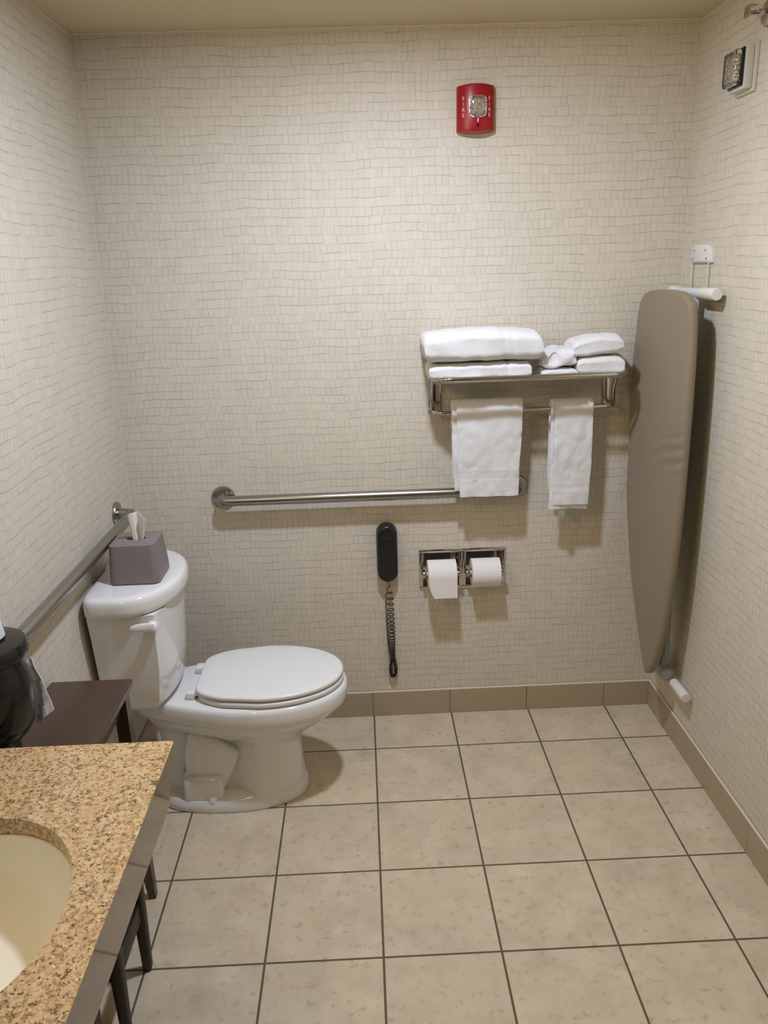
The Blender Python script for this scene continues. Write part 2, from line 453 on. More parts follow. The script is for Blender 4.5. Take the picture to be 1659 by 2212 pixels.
def stool():
    x1, x0 = -.596, -.80; ya, yb = -1.165, -1.355
    root = empty('wooden_stool', ((x0+x1)/2, (ya+yb)/2, 0), 'espresso wooden stool with tapered legs and low rails under the counter', 'stool')
    zs = .46
    part('seat', B(x0-.01, x1+.0, yb-.02, ya+.02, zs-.03, zs, r=.01), M_WOODD, root)
    for x in (x1, x0):
        for y in (ya, yb):
            d = -1 if x == x1 else 1
            rings = []
            for z, w in ((zs-.031, .036), (.25, .034), (.06, .026), (.012, .024), (0.0005, .018)):
                cx = x + d*.018; rr = w/2
                rings.append([Vector((cx + rr*math.copysign(abs(math.cos(t))**.55, math.cos(t)), y + rr*math.copysign(abs(math.sin(t))**.55, math.sin(t)), z)) for t in [2*PI*k/20 for k in range(20)]])
            bm = bmesh.new(); loft(bm, rings); part('leg', bm, M_WOODD, root)
    for x in (x1-.028, x0+.010):
        part('rail', B(x, x+.018, yb+.016, ya-.016, .175, .225, r=.003), M_WOODD, root)
    for y in (ya, yb):
        part('rail', B(x0+.034, x1-.034, y-.009, y+.009, .175, .225, r=.003), M_WOODD, root)
stool()

def ice_bucket():
    c = (-.779, -1.345, .7005)
    root = empty('ice_bucket', c, 'glossy black lidded ice bucket on the brown side table', 'bucket')
    bm = bmesh.new()
    lathe(bm, [(.052, .0), (.054, .006), (.044, .02), (.040, .10), (.046, .118), (.062, .132), (.073, .148), (.080, .172), (.083, .205), (.083, .235), (.079, .262), (.070, .290), (.066, .300)], c, n=56)
    part('body', bm, M_BLACKG, root)
    bm = bmesh.new()
    lathe(bm, [(.068, .301), (.080, .302), (.086, .307), (.0875, .315), (.0865, .326), (.083, .3335), (.080, .3345), (.04, .337), (.005, .338)], c, n=56)
    part('lid', bm, M_BLACKG, root)
ice_bucket()
def bag():
    # the liner bag hanging out from under the lid: a creased, tapering, two-sided fold
    rows = [((-.756, -1.282, .941), (-.722, -1.268, .962)), ((-.751, -1.274, .930), (-.714, -1.268, .940)),
            ((-.742, -1.270, .908), (-.704, -1.266, .910)), ((-.736, -1.270, .880), (-.701, -1.266, .880)),
            ((-.733, -1.270, .850), (-.698, -1.266, .852)), ((-.733, -1.270, .822), (-.697, -1.266, .828)), ((-.734, -1.270, .799), (-.716, -1.266, .812))]
    bm = bmesh.new(); n = 9; rings = []
    for k, (a, b) in enumerate(rows):
        a, b = Vector(a), Vector(b); front, back = [], []
        for i in range(n):
            t = i/(n-1); p = a.lerp(b, t)
            w = .007*math.sin(t*9+k*1.1)+.006*nz((t*4, k*.9, 0))
            front.append(p+Vector((0, -.005*math.sin(PI*t)+w, 0))); back.append(p+Vector((0, .004+w, 0)))
        rings.append(front+list(reversed(back)))
    loft(bm, rings)
    o = frombm('plastic_liner_bag', bm, M_BAG, auto=25)
    tag(o, 'crumpled clear plastic bag hanging from under the black bucket lid', 'bag')
bag()
def cup():
    bm = bmesh.new(); c = (-.773, -1.330, 1.0395)
    lathe(bm, [(.034, .0), (.036, .003), (.030, .055), (.027, .075), (.022, .078)], c, n=36)
    o = frombm('plastic_cup', bm, M_PALE)
    tag(o, 'upturned pale plastic cup on the black bucket lid', 'cup')
cup()

# ------------------------------------------------------------------ toilet
YT = -.425
def egg(xb, xc, xf, hw, nb=2.6, nf=2.0, n=96, wb=1.0, yc=YT, fall=1.0, quad=False):
    pts = []
    for k in range(n):
        t = 2*PI*k/n; c, s = math.cos(t), math.sin(t)
        e = 2/(nf if c > 0 else nb)
        a = (xf-xc) if c > 0 else (xc-xb)
        x = xc + a*math.copysign(abs(c)**e, c); y = hw*math.copysign(abs(s)**e, s)
        if c < 0 and quad: y *= 1-(1-wb)*((xc-x)/a)**2.2
        elif c < 0: y *= wb + (1-wb)*(0.5+0.5*math.cos(PI*min(1, (xc-x)/a/fall)))
        pts.append((x, yc+y))
    return pts
def ringz(pts, z): return [Vector((x, y, z)) for x, y in pts]
def toilet():
    root = empty('toilet', (-.5, YT, 0), 'white two-piece toilet with closed lid against the left wall', 'toilet')
    # bowl and pedestal
    L = [  # z, xb, xc, xf, hw, wb
        (.0010, -.735, -.50, -.238, .138, .90, 1), (.012, -.738, -.50, -.236, .141, .90, 1), (.030, -.736, -.50, -.239, .139, .90, 1), (.040, -.734, -.50, -.241, .135, .88, 1),
        (.046, -.730, -.44, -.244, .123, .72, .5), (.052, -.728, -.405, -.246, .119, .62, .18), (.10, -.726, -.400, -.251, .114, .60, .12),
        (.16, -.724, -.400, -.254, .112, .60, .12), (.20, -.724, -.400, -.253, .113, .62, .14), (.235, -.726, -.400, -.240, .119, .62, .22),
        (.262, -.730, -.40, -.212, .134, .60, .45), (.285, -.738, -.40, -.176, .151, .60, .8),
(.305, -.748, -.39, -.145, .165, .66, 1),
        (.325, -.762, -.385, -.121, .176, .64, 1), (.340, -.775, -.38, -.108, .182, .64, 1), (.346, -.783, -.38, -.101, .187, .64, 1),
        (.352, -.790, -.38, -.093, .192, .64, 1), (.365, -.796, -.38, -.088, .1945, .64, 1), (.395, -.798, -.38, -.086, .1945, .64, 1),
        (.406, -.797, -.38, -.089, .191, .64, 1), (.411, -.793, -.38, -.096, .184, .64, 1), (.4125, -.785, -.38, -.106, .175, .64, 1)]
    bm = bmesh.new()
    loft(bm, [ringz(egg(a, b, c, d, nb=3.4, nf=2.15, wb=w, fall=fl), z) for z, a, b, c, d, w, fl in L])
    part('bowl', bm, M_PORC, root, auto=50)
    # trapway relief, one on each side
    for s in (-1, 1):
        bm = bmesh.new()
        poly = [(-.625, .318), (-.575, .296), (-.452, .200), (-.482, .130), (-.512, .062), (-.655, .062), (-.648, .140), (-.615, .200), (-.604, .250)]
        b2 = bmesh.new()
        loft(b2, [[Vector((x, YT+s*yy, z)) for x, z in poly] for yy in (.02, .100)])
        bmesh.ops.bevel(b2, geom=[e for e in b2.edges if all(abs(v.co.y-(YT+s*.100)) < 1e-4 for v in e.verts)], offset=.016, segments=4, profile=.5, affect='EDGES')
        merge(bm, b2)
        part('trapway', bm, M_PORC, root)
        part('foot_block', B(-.645, -.512, YT+s*.092-.030, YT+s*.092+.030, .030, .122, r=.014, seg=4), M_PORC, root)
        bm = bmesh.new(); lathe(bm, [(.015, .0), (.015, .012), (.012, .018), (.006, .022), (.001, .023)], (-.548, YT+s*.122, .038), n=24)
        part('bolt_cap', bm, M_PORC, root)
    # tank
    def tk(x0, xc, x1, hw, z, bow=.035):
        out = []; n = 14
        out += [(x0, YT+hw*(-1+2*k/n)) for k in range(1, n)]                  # back edge, -y to +y
        out += [(x0+.006, YT+hw)] + [(x0+.006+(xc-x0-.006)*k/8, YT+hw*(1-.03*(k/8)**2)) for k in range(1, 9)]
        for k in range(1, 24):
            t = k/24; y = hw*.97*(1-2*t); out.append((xc + (x1-xc)*(1-abs(1-2*t)**2.5), YT+y))
        out += [(xc-(xc-x0-.006)*k/8, YT-hw*(1-.03*(1-k/8)**2)) for k in range(0, 9)]
        return [Vector((x, y, z)) for x, y in out]
    bm = bmesh.new()
    loft(bm, [tk(-.836, -.690, -.662, .150, .4135), tk(-.840, -.685, -.652, .160, .418), tk(-.842, -.670, -.632, .172, .45), tk(-.845, -.655, -.622, .184, .56),
              tk(-.846, -.650, -.616, .196, .68), tk(-.848, -.645, -.612, .204, .758)])
    part('tank', bm, M_PORC, root, auto=48)
    def ld(x0, x1, hw, z):
        return ringz(egg(x0, -.755, x1, hw, nb=7, nf=2.15, n=96), z)
    bm = bmesh.new()
    loft(bm, [ld(-.842, -.606, .210, .7585), ld(-.850, -.596, .222, .761), ld(-.853, -.589, .228, .767), ld(-.853, -.586, .230, .780), ld(-.853, -.586, .230, .800), ld(-.852, -.588, .228, .811),
              ld(-.849, -.593, .223, .818), ld(-.843, -.602, .215, .8215), ld(-.83, -.62, .20, .8225)])
    part('tank_lid', bm, M_PORC, root, auto=60)
    # lever on the near front corner of the tank
    hx, hy, hz = -.652, YT-.186, .722
    bm = bmesh.new()
    lathe(bm, [(.015, .006), (.017, -.004), (.017, -.016), (.013, -.026), (.004, -.029)], (hx, hy-.004, hz), axis='y', n=24)
    h = part('flush_handle', bm, M_PORC, root)
    bm = bmesh.new()
    rings = []
    for k in range(15):
        t = k/14; x = hx+.010-.068*t; y = hy-.026-.018*t; r = (.0105+.0035*math.sin(PI*t**.8))*(1 if t < .85 else .85 if t < .93 else .6 if t < .98 else .25)
        rings.append([Vector((x, y+r*.38*math.cos(a), hz+.006+.002*t+r*math.sin(a))) for a in [2*PI*j/16 for j in range(16)]])
    loft(bm, rings)
    part('lever', bm, M_PORC, root, parent=h)
    # seat and lid
    def slabe(xb, xf, hw, z0, z1, r, nb=9, wb=.66):
        bm = bmesh.new(); R = []
        for dz, ins in ((0, r), (r*.3, r*.3), (r, 0)): R.append(ringz(egg(xb+ins, -.36, xf-ins, hw-ins, nb=nb, nf=2.05, wb=wb, quad=True), z0+dz))
        for dz, ins in ((r, 0), (r*.3, r*.35), (0, r*1.3)): R.append(ringz(egg(xb+ins, -.36, xf-ins, hw-ins, nb=nb, nf=2.05, wb=wb, quad=True), z1-dz))
        for k in (1, 2, 3):
            R.append(ringz(egg(xb+r+.03*k, -.36, xf-r-.05*k, hw-r-.035*k, nb=nb, nf=2.05, wb=wb, quad=True), z1+.0012*k))
        loft(bm, R); return bm
    part('seat', slabe(-.568, -.097, .184, .4155, .4325, .005), M_SEAT, root, auto=50)
    part('seat_lid', slabe(-.574, -.098, .1825, .4375, .4530, .0055), M_SEAT, root, auto=50)
    for s in (-1, 1):
        bm = bmesh.new(); box(bm, -.605, -.575, YT+s*.085-.020, YT+s*.085+.020, .413, .436, r=.005)
        box(bm, -.578, -.560, YT+s*.085-.016, YT+s*.085+.016, .424, .4362, r=.002)
        part('hinge', bm, M_SEAT, root)
toilet()

def tissue_box():
    cx, cy, z0 = -.715, -.464, .8235
    root = empty('tissue_box_cover', (cx, cy, z0), 'grey square tissue box cover standing on the toilet tank lid', 'tissue box')
    def sq(h, r, z, n=8):
        out = []
        for q, (sx, sy) in enumerate(((1, 1), (-1, 1), (-1, -1), (1, -1))):
            for k in range(n+1):
                a = PI/2*q + PI/2*k/n
                out.append(Vector((cx+sx*(h-r)+r*math.cos(a), cy+sy*(h-r)+r*math.sin(a), z)))
        return out
    def slot(z, s=1.0, n=36):
        out = []
        for k in range(n):
            a = 2*PI*(k+.5)/n + 0
            out.append(Vector((cx+.030*s*math.cos(a), cy+.017*s*math.sin(a), z)))
        return out
    bm = bmesh.new()
    H = .124
    R = [sq(.073, .02, z0), sq(.077, .022, z0+.004), sq(.0762, .022, z0+.03), sq(.069, .018, z0+H-.006), sq(.068, .017, z0+H-.0015), sq(.065, .015, z0+H)]
    n = len(R[0])
    vs = loft(bm, R, cap1=False)
    top = vs[-1]
    sl = [bm.verts.new((cx+.030*math.cos(2*PI*k/n+PI/n), cy+.017*math.sin(2*PI*k/n+PI/n), z0+H+.0003)) for k in range(n)]
    si = [bm.verts.new((cx+.029*math.cos(2*PI*k/n+PI/n), cy+.016*math.sin(2*PI*k/n+PI/n), z0+H-.012)) for k in range(n)]
    for k in range(n):
        j = (k+1) % n
        bm.faces.new((top[k], top[j], sl[j], sl[k])); bm.faces.new((sl[k], sl[j], si[j], si[k]))
    part('cover', bm, M_GREY, root, auto=40)
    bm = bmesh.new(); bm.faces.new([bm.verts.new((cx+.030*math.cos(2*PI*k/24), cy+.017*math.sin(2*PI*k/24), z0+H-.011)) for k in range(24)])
    part('slot', bm, M_HOLE_SHADE, root)  # black sheet, paints the shade down inside the opening
    # the tissue: a fluted sheet rising out of the slot
    bm = bmesh.new(); rings = []
    rows, nn = 14, 28
    zt = z0+H-.010
    for r in range(rows+1):
        t = r/rows; front = []; back = []
        w = .019+.018*t**.8
        for k in range(nn):
            u = k/(nn-1)-.5
            x = cx+.005+.010*t + u*2*w*.80
            topz = .098 - .030*max(0, u+.05) - .012*max(0, -.30-u)*4 - .05*max(0, u-.38)
            z = zt + topz*t
            fl = (.006+.005*t)*math.sin(u*9+1.3*t) + .002*math.sin(u*27+3*t)
            y = cy-.004 + fl - .010*t*t
            front.append(Vector((x, y-.0008, z))); back.append(Vector((x, y+.0008, z)))
        rings.append(front+back[::-1])
    loft(bm, rings)
    o = frombm('tissue', bm, M_TISSUE, auto=60)
    tag(o, 'white paper tissue sticking up out of the grey box slot', 'tissue')
tissue_box()

# ------------------------------------------------------------------ grab bars
def grab_bar(p0, p1, out, label):
    a, b, o = Vector(p0), Vector(p1), Vector(out)
    root = empty('grab_bar', tuple(a), label, 'grab bar')
    off = .057
    bm = bmesh.new(); sweep(bm, bend([a+o*.004, a+o*off, b+o*off, b+o*.004], .05, 10), .0185, 24)
    part('rail', bm, M_STEEL, root)
    for c in (a, b):
        ax = 'y' if abs(o.y) > .5 else 'x'; s = -1 if (o.y < -.5) else 1
        bm = bmesh.new()
        lathe(bm, [(.0425, s*.0008), (.0425, s*.006), (.040, s*.010), (.030, s*.0125), (.020, s*.013)], c, axis=ax, n=40)
        part('flange', bm, M_STEEL, root)
grab_bar((-.521, 0, .937), (.556, 0, .937), (0, -1, 0), 'long horizontal brushed steel grab bar on the back wall')
grab_bar((XL, -.172, .940), (XL, -1.128, .940), (1, 0, 0), 'brushed steel grab bar on the left wall above the toilet tank')

# ------------------------------------------------------------------ wall phone
def phone():
    root = empty('wall_phone', (.072, 0, .705), 'black wall telephone handset beside the toilet paper holders', 'telephone')
    def cap(w, h, y, zc=.705, xc=.072, n=20):
        r = w/2; out = []
        for k in range(n+1): a = PI*k/n; out.append(Vector((xc+r*math.cos(a), y, zc+h/2-r+r*math.sin(a))))
        for k in range(n+1): a = PI+PI*k/n; out.append(Vector((xc+r*math.cos(a), y, zc-h/2+r+r*math.sin(a))))
        return out
    bm = bmesh.new(); loft(bm, [cap(.074, .222, -.0006), cap(.078, .226, -.004), cap(.078, .226, -.018), cap(.074, .222, -.022)])
    part('cradle', bm, M_BLACK, root)
    bm = bmesh.new(); loft(bm, [cap(.070, .220, -.0223), cap(.0745, .224, -.026), cap(.0745, .224, -.040), cap(.070, .219, -.047), cap(.060, .209, -.051), cap(.045, .190, -.052)])
    part('handset', bm, M_BLACK, root)
    bm = bmesh.new(); lathe(bm, [(.024, -.0518), (.024, -.056), (.020, -.0575), (.002, -.0575)], (.072, 0, .785), axis='y', n=30)
    part('earpiece', bm, M_BLACK, root)
    # coiled cord
    P = []
    def axis(t):   # t 0..1 top to loop
        return Vector((.072+.004*math.sin(t*2.0)+.0045*t, -.022, .592-.31*t))
    P += [Vector((.070, -.022, .597)), Vector((.072, -.022, .583)), Vector((.076, -.022, .572))]
    ph = 0; zc = .566; N = 0
    turns = 21; steps = 18
    for i in range(turns*steps):
        f = i/(turns*steps)
        pitch = .0220*(1-f)**1.25+.0045
        zc -= pitch/steps
        r = min(.0150, .004+.02*f*8)*(1-.50*max(0, f-.45)/.55)
        a = 2*PI*i/steps
        P.append(Vector((.0745+.006*f + r*math.cos(a), -.020+r*.8*math.sin(a), zc+.004*math.sin(a))))
    zend = zc
    bm = bmesh.new(); sweep(bm, P, .0019, 7)
    # the tight bottom loop: the coil doubled over on itself
    L = []; n = 34*14; R = .0066
    c0 = Vector((.082, -.018, 0)); top = zend+.004; bot = .180
    for i in range(n+1):
        f = i/n; a = f*2*PI
        # teardrop centre line
        tz = (1-math.cos(a))/2
        z = top + (bot-top)*tz
        x = c0.x + .0120*math.sin(a)*min(1, .35+tz*1.0)
        cl = Vector((x, c0.y, z))
        b = 2*PI*i/14
        L.append(cl+Vector((R*.75*math.cos(b), R*math.sin(b), .002*math.cos(b))))
    sweep(bm, L, .0021, 7)
    part('coiled_cord', bm, M_BLACK, root, auto=80)
phone()

# ------------------------------------------------------------------ recessed toilet paper holders
def holder(i, label, loose):
    x0, x1 = HX[i]; z0, z1 = HZ; cx = (x0+x1)/2; cz = (z0+z1)/2
    root = empty('paper_holder', (cx, 0, cz), label, 'toilet paper holder', 'recessed paper holders')
    bm = bmesh.new(); f = .0095; t = .004
    for A in ((x0-f, x1+f, z1-.004, z1+f), (x0-f, x1+f, z0-f, z0+.004), (x0-f, x0+.004, z0, z1), (x1-.004, x1+f, z0, z1)):
        box(bm, A[0], A[1], -t, -.0003, A[2], A[3], r=.0014, seg=2)
    part('face_frame', bm, M_CHROME, root)
    bm = bmesh.new(); d = .06; e = .0003
    V = lambda *p: bm.verts.new(p)
    Q = [(x0, z0), (x1, z0), (x1, z1), (x0, z1)]
    for k in range(4):
        a, b = Q[k], Q[(k+1) % 4]
        bm.faces.new([V(a[0], -e, a[1]), V(b[0], -e, b[1]), V(b[0], d, b[1]), V(a[0], d, a[1])])
    bm.faces.new([V(a, d, b) for a, b in Q])
    part('recess', bm, M_CHROME, root, smooth=False, auto=None)
    for s in (-1, 1):
        xx = cx+s*.066
        bm = bmesh.new(); sweep(bm, bend([(xx, .03, .600), (xx, -.030, .600), (xx, -.046, .618)], .02, 6), .008, 14)
        lathe(bm, [(.010, -.006), (.011, 0), (.010, .006)], (xx, -.048, .620), axis='x', n=20)
        part('arm', bm, M_CHROME, root)
    bm = bmesh.new(); lathe(bm, [(.0085, -.058), (.0085, .058)], (cx, -.048, .620), axis='x', n=20)
    part('roller', bm, M_WHITE, root)
    # the roll
    rcx = cx-.002; r = .0535 if loose == 0 else .0535
    rr = empty('toilet_paper_roll', (rcx, -.048, .620), 'white toilet paper roll with a loose sheet hanging, in the left recessed holder' if loose else 'white toilet paper roll with no loose sheet, in the right recessed holder', 'toilet paper', 'toilet paper rolls')
    bm = bmesh.new(); n = 56
    ring = lambda R, x: [Vector((rcx+x, -.048+R*math.cos(2*PI*k/n), .620+R*math.sin(2*PI*k/n))) for k in range(n)]
    loft(bm, [ring(.0205, -.053), ring(r-.001, -.053), ring(r, -.0525), ring(r, .0525), ring(r-.001, .053), ring(.0205, .053), ring(.0205, -.053)], cap0=False, cap1=False)
    part('roll', bm, M_PAPER, rr)
    bm = bmesh.new()
    loft(bm, [ring(.0204, -.0525), ring(.0204, .0525), ring(.0192, .0525), ring(.0192, -.0525), ring(.0204, -.0525)], cap0=False, cap1=False)
    part('core_tube', bm, mat('cardboard', srgb(150, 120, 90), .9), rr)
    if loose:
        bm = bmesh.new(); R1 = []; R2 = []
        prof = [(-.048+(r+.0008)*math.cos(a), .620+(r+.0008)*math.sin(a)) for a in [PI*.60+PI*.40*k/10 for k in range(11)]]
        prof += [(-.048-r-.001-.0007*k, .612-.0135*k) for k in range(1, 6)]
        rings = []
        for q, (y, z) in enumerate(prof):
            k = max(0, (q-10)/5)
            xa, xb = rcx-.0525+.019*k**2, rcx+.0525
            row = [Vector((xa+(xb-xa)*j/12, y-.0003, z)) for j in range(13)]
            rings.append(row+[p+Vector((0, -.0007, 0)) for p in row[::-1]])
        loft(bm, rings)
        part('loose_sheet', bm, M_PAPER, rr)
holder(0, 'recessed chrome paper holder nearer the black telephone', 1)
holder(1, 'recessed chrome paper holder farther from the black telephone', 0)

# ------------------------------------------------------------------ towel shelf
def shelf():
    root = empty('towel_shelf', (.55, 0, 1.30), 'chrome towel shelf with lower bar on the back wall', 'towel shelf')
    xl, xr, zt = .236, .884, 1.366; yf = -.215
    for s, xx in ((-1, .258), (1, .881)):
        bm = bmesh.new(); box(bm, xx-.023, xx+.023, -.008, -.0005, 1.222, 1.350, r=.003, seg=3)
        part('wall_bracket', bm, M_CHROME, root)
    bm = bmesh.new(); sweep(bm, bend([(xl+.006, -.006, zt-.006), (xl+.006, yf, zt), (xr-.006, yf, zt), (xr-.006, -.006, zt-.006)], .06, 12), .0085, 18)
    part('front_rail', bm, M_CHROME, root)
    for y in (-.045, -.095, -.145):  # rods sit a little lower than the front rail
        bm = bmesh.new(); sweep(bm, [(xl+.006, y, zt-.017), (xr-.006, y, zt-.017)], .005, 12)
        part('shelf_rod', bm, M_CHROME, root)
    bm = bmesh.new(); sweep(bm, bend([(.250, -.006, 1.238), (.250, -.088, 1.234), (.878, -.088, 1.240), (.878, -.006, 1.244)], .035, 10), .0075, 16)
    part('towel_bar', bm, M_CHROME, root)
    for xx in (xl+.006, xr-.006):
        bm = bmesh.new(); sweep(bm, bend([(xx, -.006, 1.236), (xx, -.055, 1.245), (xx, -.062, 1.30), (xx, -.10, zt-.004)], .03, 6), .006, 12)
        part('support_arm', bm, M_CHROME, root)
shelf()

def folded_towel(name, x0, x1, y0, y1, z0, z1, label, group, bands=(), tilt=0.0, seed=0, puff=.004, fold=True, crumple=0.0, endtaper=0.0, skew=0.0):
    """stack-folded terry towel; front (y0) is the rounded fold, layers show at the ends"""
    bm = bmesh.new(); rings = []
    NX, NP = 46, 44
    h = (z1-z0)/2; zc = (z0+z1)/2
    for i in range(NX+1):
        u = i/NX; x = x0+(x1-x0)*u
        e = min(u, 1-u)*(x1-x0)
        sh = 1 - .30*max(0, 1-e/.018)**2           # soft rounding of the two ends
        ring = []
        for k in range(NP):
            a = 2*PI*k/NP; c, s = math.cos(a), math.sin(a)
            n_ = 2/3.2
            yy = (y0+y1)/2 + (y1-y0)/2*math.copysign(abs(c)**n_, c)*(1-.02*(1-sh))
            zz = h*sh*math.copysign(abs(s)**n_, s)
            lift = puff*math.sin(PI*u) * (1 if s > 0 else 0)
            p = Vector((x, yy, zc+zz+lift))
            if fold:      # crease where the folded layers meet, on the front edge
                cr = math.exp(-((s)/.16)**2)*(1 if c < 0 else 0)
                p.y += cr*.006*(.6+.4*nz((x*9, seed, 1)))
            g = nz((x*16+seed, yy*14, zz*20))*.0035 + nz((x*45, yy*45+seed, zz*45))*.0016
            p += Vector((g*.6, g, g))
            if crumple:
                cc = nz((x*22+seed*3, yy*17, zz*26))
                p.z += crumple*(cc)*(1 if s > 0 else .2); p.y += crumple*.6*cc
            for b0, b1 in bands:
                if b0 < u < b1: p -= Vector((0, c*.0030 if c < 0 else 0, .0028 if s > .2 else 0))
            p.z += tilt*(u-.5) + endtaper*(u*u if endtaper > 0 else -(1-u)**2)
            p.x += skew*(p.z-zc)
            if p.z < z0: p.z = z0 + (p.z-z0)*.15
            ring.append(p)
        rings.append(ring)
    loft(bm, rings)
    o = frombm(name, bm, M_TOWEL, auto=70)
    return tag(o, label, 'towel', group)
G1 = 'folded towels on the chrome shelf'
folded_towel('bath_towel', .224, .560, -.204, -.02, 1.3560, 1.4150, 'folded white bath towel directly on the shelf rods, beneath the thicker one', G1, bands=((.74, .80),), seed=1, puff=.002)
folded_towel('bath_towel', .208, .592, -.226, -.015, 1.4185, 1.5120, 'large thick folded white bath towel on top of the left stack', G1, bands=((.66, .70), (.73, .745)), seed=4, puff=.012, skew=-.10, endtaper=.0)
folded_towel('hand_towel', .598, .712, -.202, -.04, 1.3560, 1.3850, 'thin flat folded white cloth at the bottom, right of the bath towels', G1, seed=9, puff=.001)
folded_towel('hand_towel', .600, .712, -.190, -.05, 1.3870, 1.4300, 'rumpled white cloth lying on the thin flat one in the middle', G1, seed=12, crumple=.030, puff=.016)
folded_towel('hand_towel', .716, .868, -.203, -.05, 1.3560, 1.4220, 'rolled white hand towel at the lower right end of the shelf', G1, seed=15, puff=.003)
t = folded_towel('hand_towel', .700, .862, -.200, -.055, 1.4250, 1.4800, 'rolled white hand towel lying on top of the lower right one', G1, seed=19, puff=.010, tilt=.016)

def hanging_towel(name, xa, xb, zt, zb, zback, ybar, label, offs=(0, 0), seed=0, bandz=(), thick=.0085, narrow=0.0, layers=2):
    """towel folded lengthwise and draped over the bar; each layer is a draped sheet"""
    bm = bmesh.new()
    for Lr in range(layers):
        q = Lr
        x0 = xa - offs[0]*q; x1 = xb - .004*q
        rin = .0095+thick*(layers-1-q)
        # centre-line in (y, z): back hem, up over the bar, down to the front hem
        rc = rin+thick/2
        path = []
        zbk = zback + .006*q; zfr = zb + offs[1]*q
        nb, na, nf = 18, 12, 46
        for k in range(nb): path.append((ybar+rc, zbk+(zt-rc-zbk)*k/nb, 1))
        for k in range(na+1): a = PI*k/na; path.append((ybar+rc*math.cos(a), zt-rc+rc*math.sin(a), 0))
        for k in range(1, nf+1): path.append((ybar-rc, zt-rc-(zt-rc-zfr)*k/nf, -1))
        rings = []
        NXs = 30
        for i, (y, z, side) in enumerate(path):
            f = max(0, min(1, (zt-z)/(zt-zb)))
            row_o, row_i = [], []
            for j in range(NXs+1):
                u = j/NXs; x = x0+(x1-x0)*u
                x += (.5-u)*2*narrow*f**1.2*(.5) + .006*nz((0, z*9, seed+q))*f
                wob = (.015*nz((x*9+seed, z*6, q*3.1)) + .004*nz((x*30, z*24, seed+q)))*min(1, f*3.0)
                hem = .006*nz((x*12+seed, 3.3, q)) if i > len(path)-6 or i < 5 else 0
                nrm_y, nrm_z = (1, 0) if side == 1 else ((-1, 0) if side == -1 else (math.cos(PI*(i-nb)/na), math.sin(PI*(i-nb)/na)))
                tt = thick*(1-.25*abs(2*u-1)**6)
                for zb0, zb1 in bandz:
                    if side == -1 and zb0 < z < zb1: tt *= .45
                edge = min(u, 1-u)
                if edge < .001: tt *= .6
                wy = -abs(wob)*1.0 if side == -1 else (abs(wob)*.4 if side == 1 else 0)
                row_o.append(Vector((x, y+nrm_y*tt/2+wy, z+nrm_z*tt/2+hem)))
                row_i.append(Vector((x, y-nrm_y*tt/2+wy, z-nrm_z*tt/2+hem)))
            rings.append(row_o+row_i[::-1])
        loft(bm, rings)
    o = frombm(name, bm, M_TOWEL, auto=70)
    return tag(o, label, 'towel', 'towels hanging on the shelf bar')
hanging_towel('hanging_towel', .322, .552, 1.277, .935, .99, -.088, 'wide white towel draped over the bar, its hem in front of the grab bar', offs=(.016, .020), seed=3, bandz=((1.003, 1.010), (1.018, 1.023)), narrow=.022, layers=2)
ht = hanging_towel('hanging_towel', .664, .798, 1.268, .895, .935, -.088, 'narrow white hand towel draped over the bar nearest the ironing board', offs=(.012, -.020), seed=8, bandz=((.955, .962), (.966, .970)), narrow=.004, layers=2)
bm = bmesh.new(); box(bm, .690, .713, -.1065, -.1050, .846, .880)
o = frombm('care_tag', bm, M_TAGG, ht, smooth=False, auto=None); o['label'] = 'small pale green care tag'

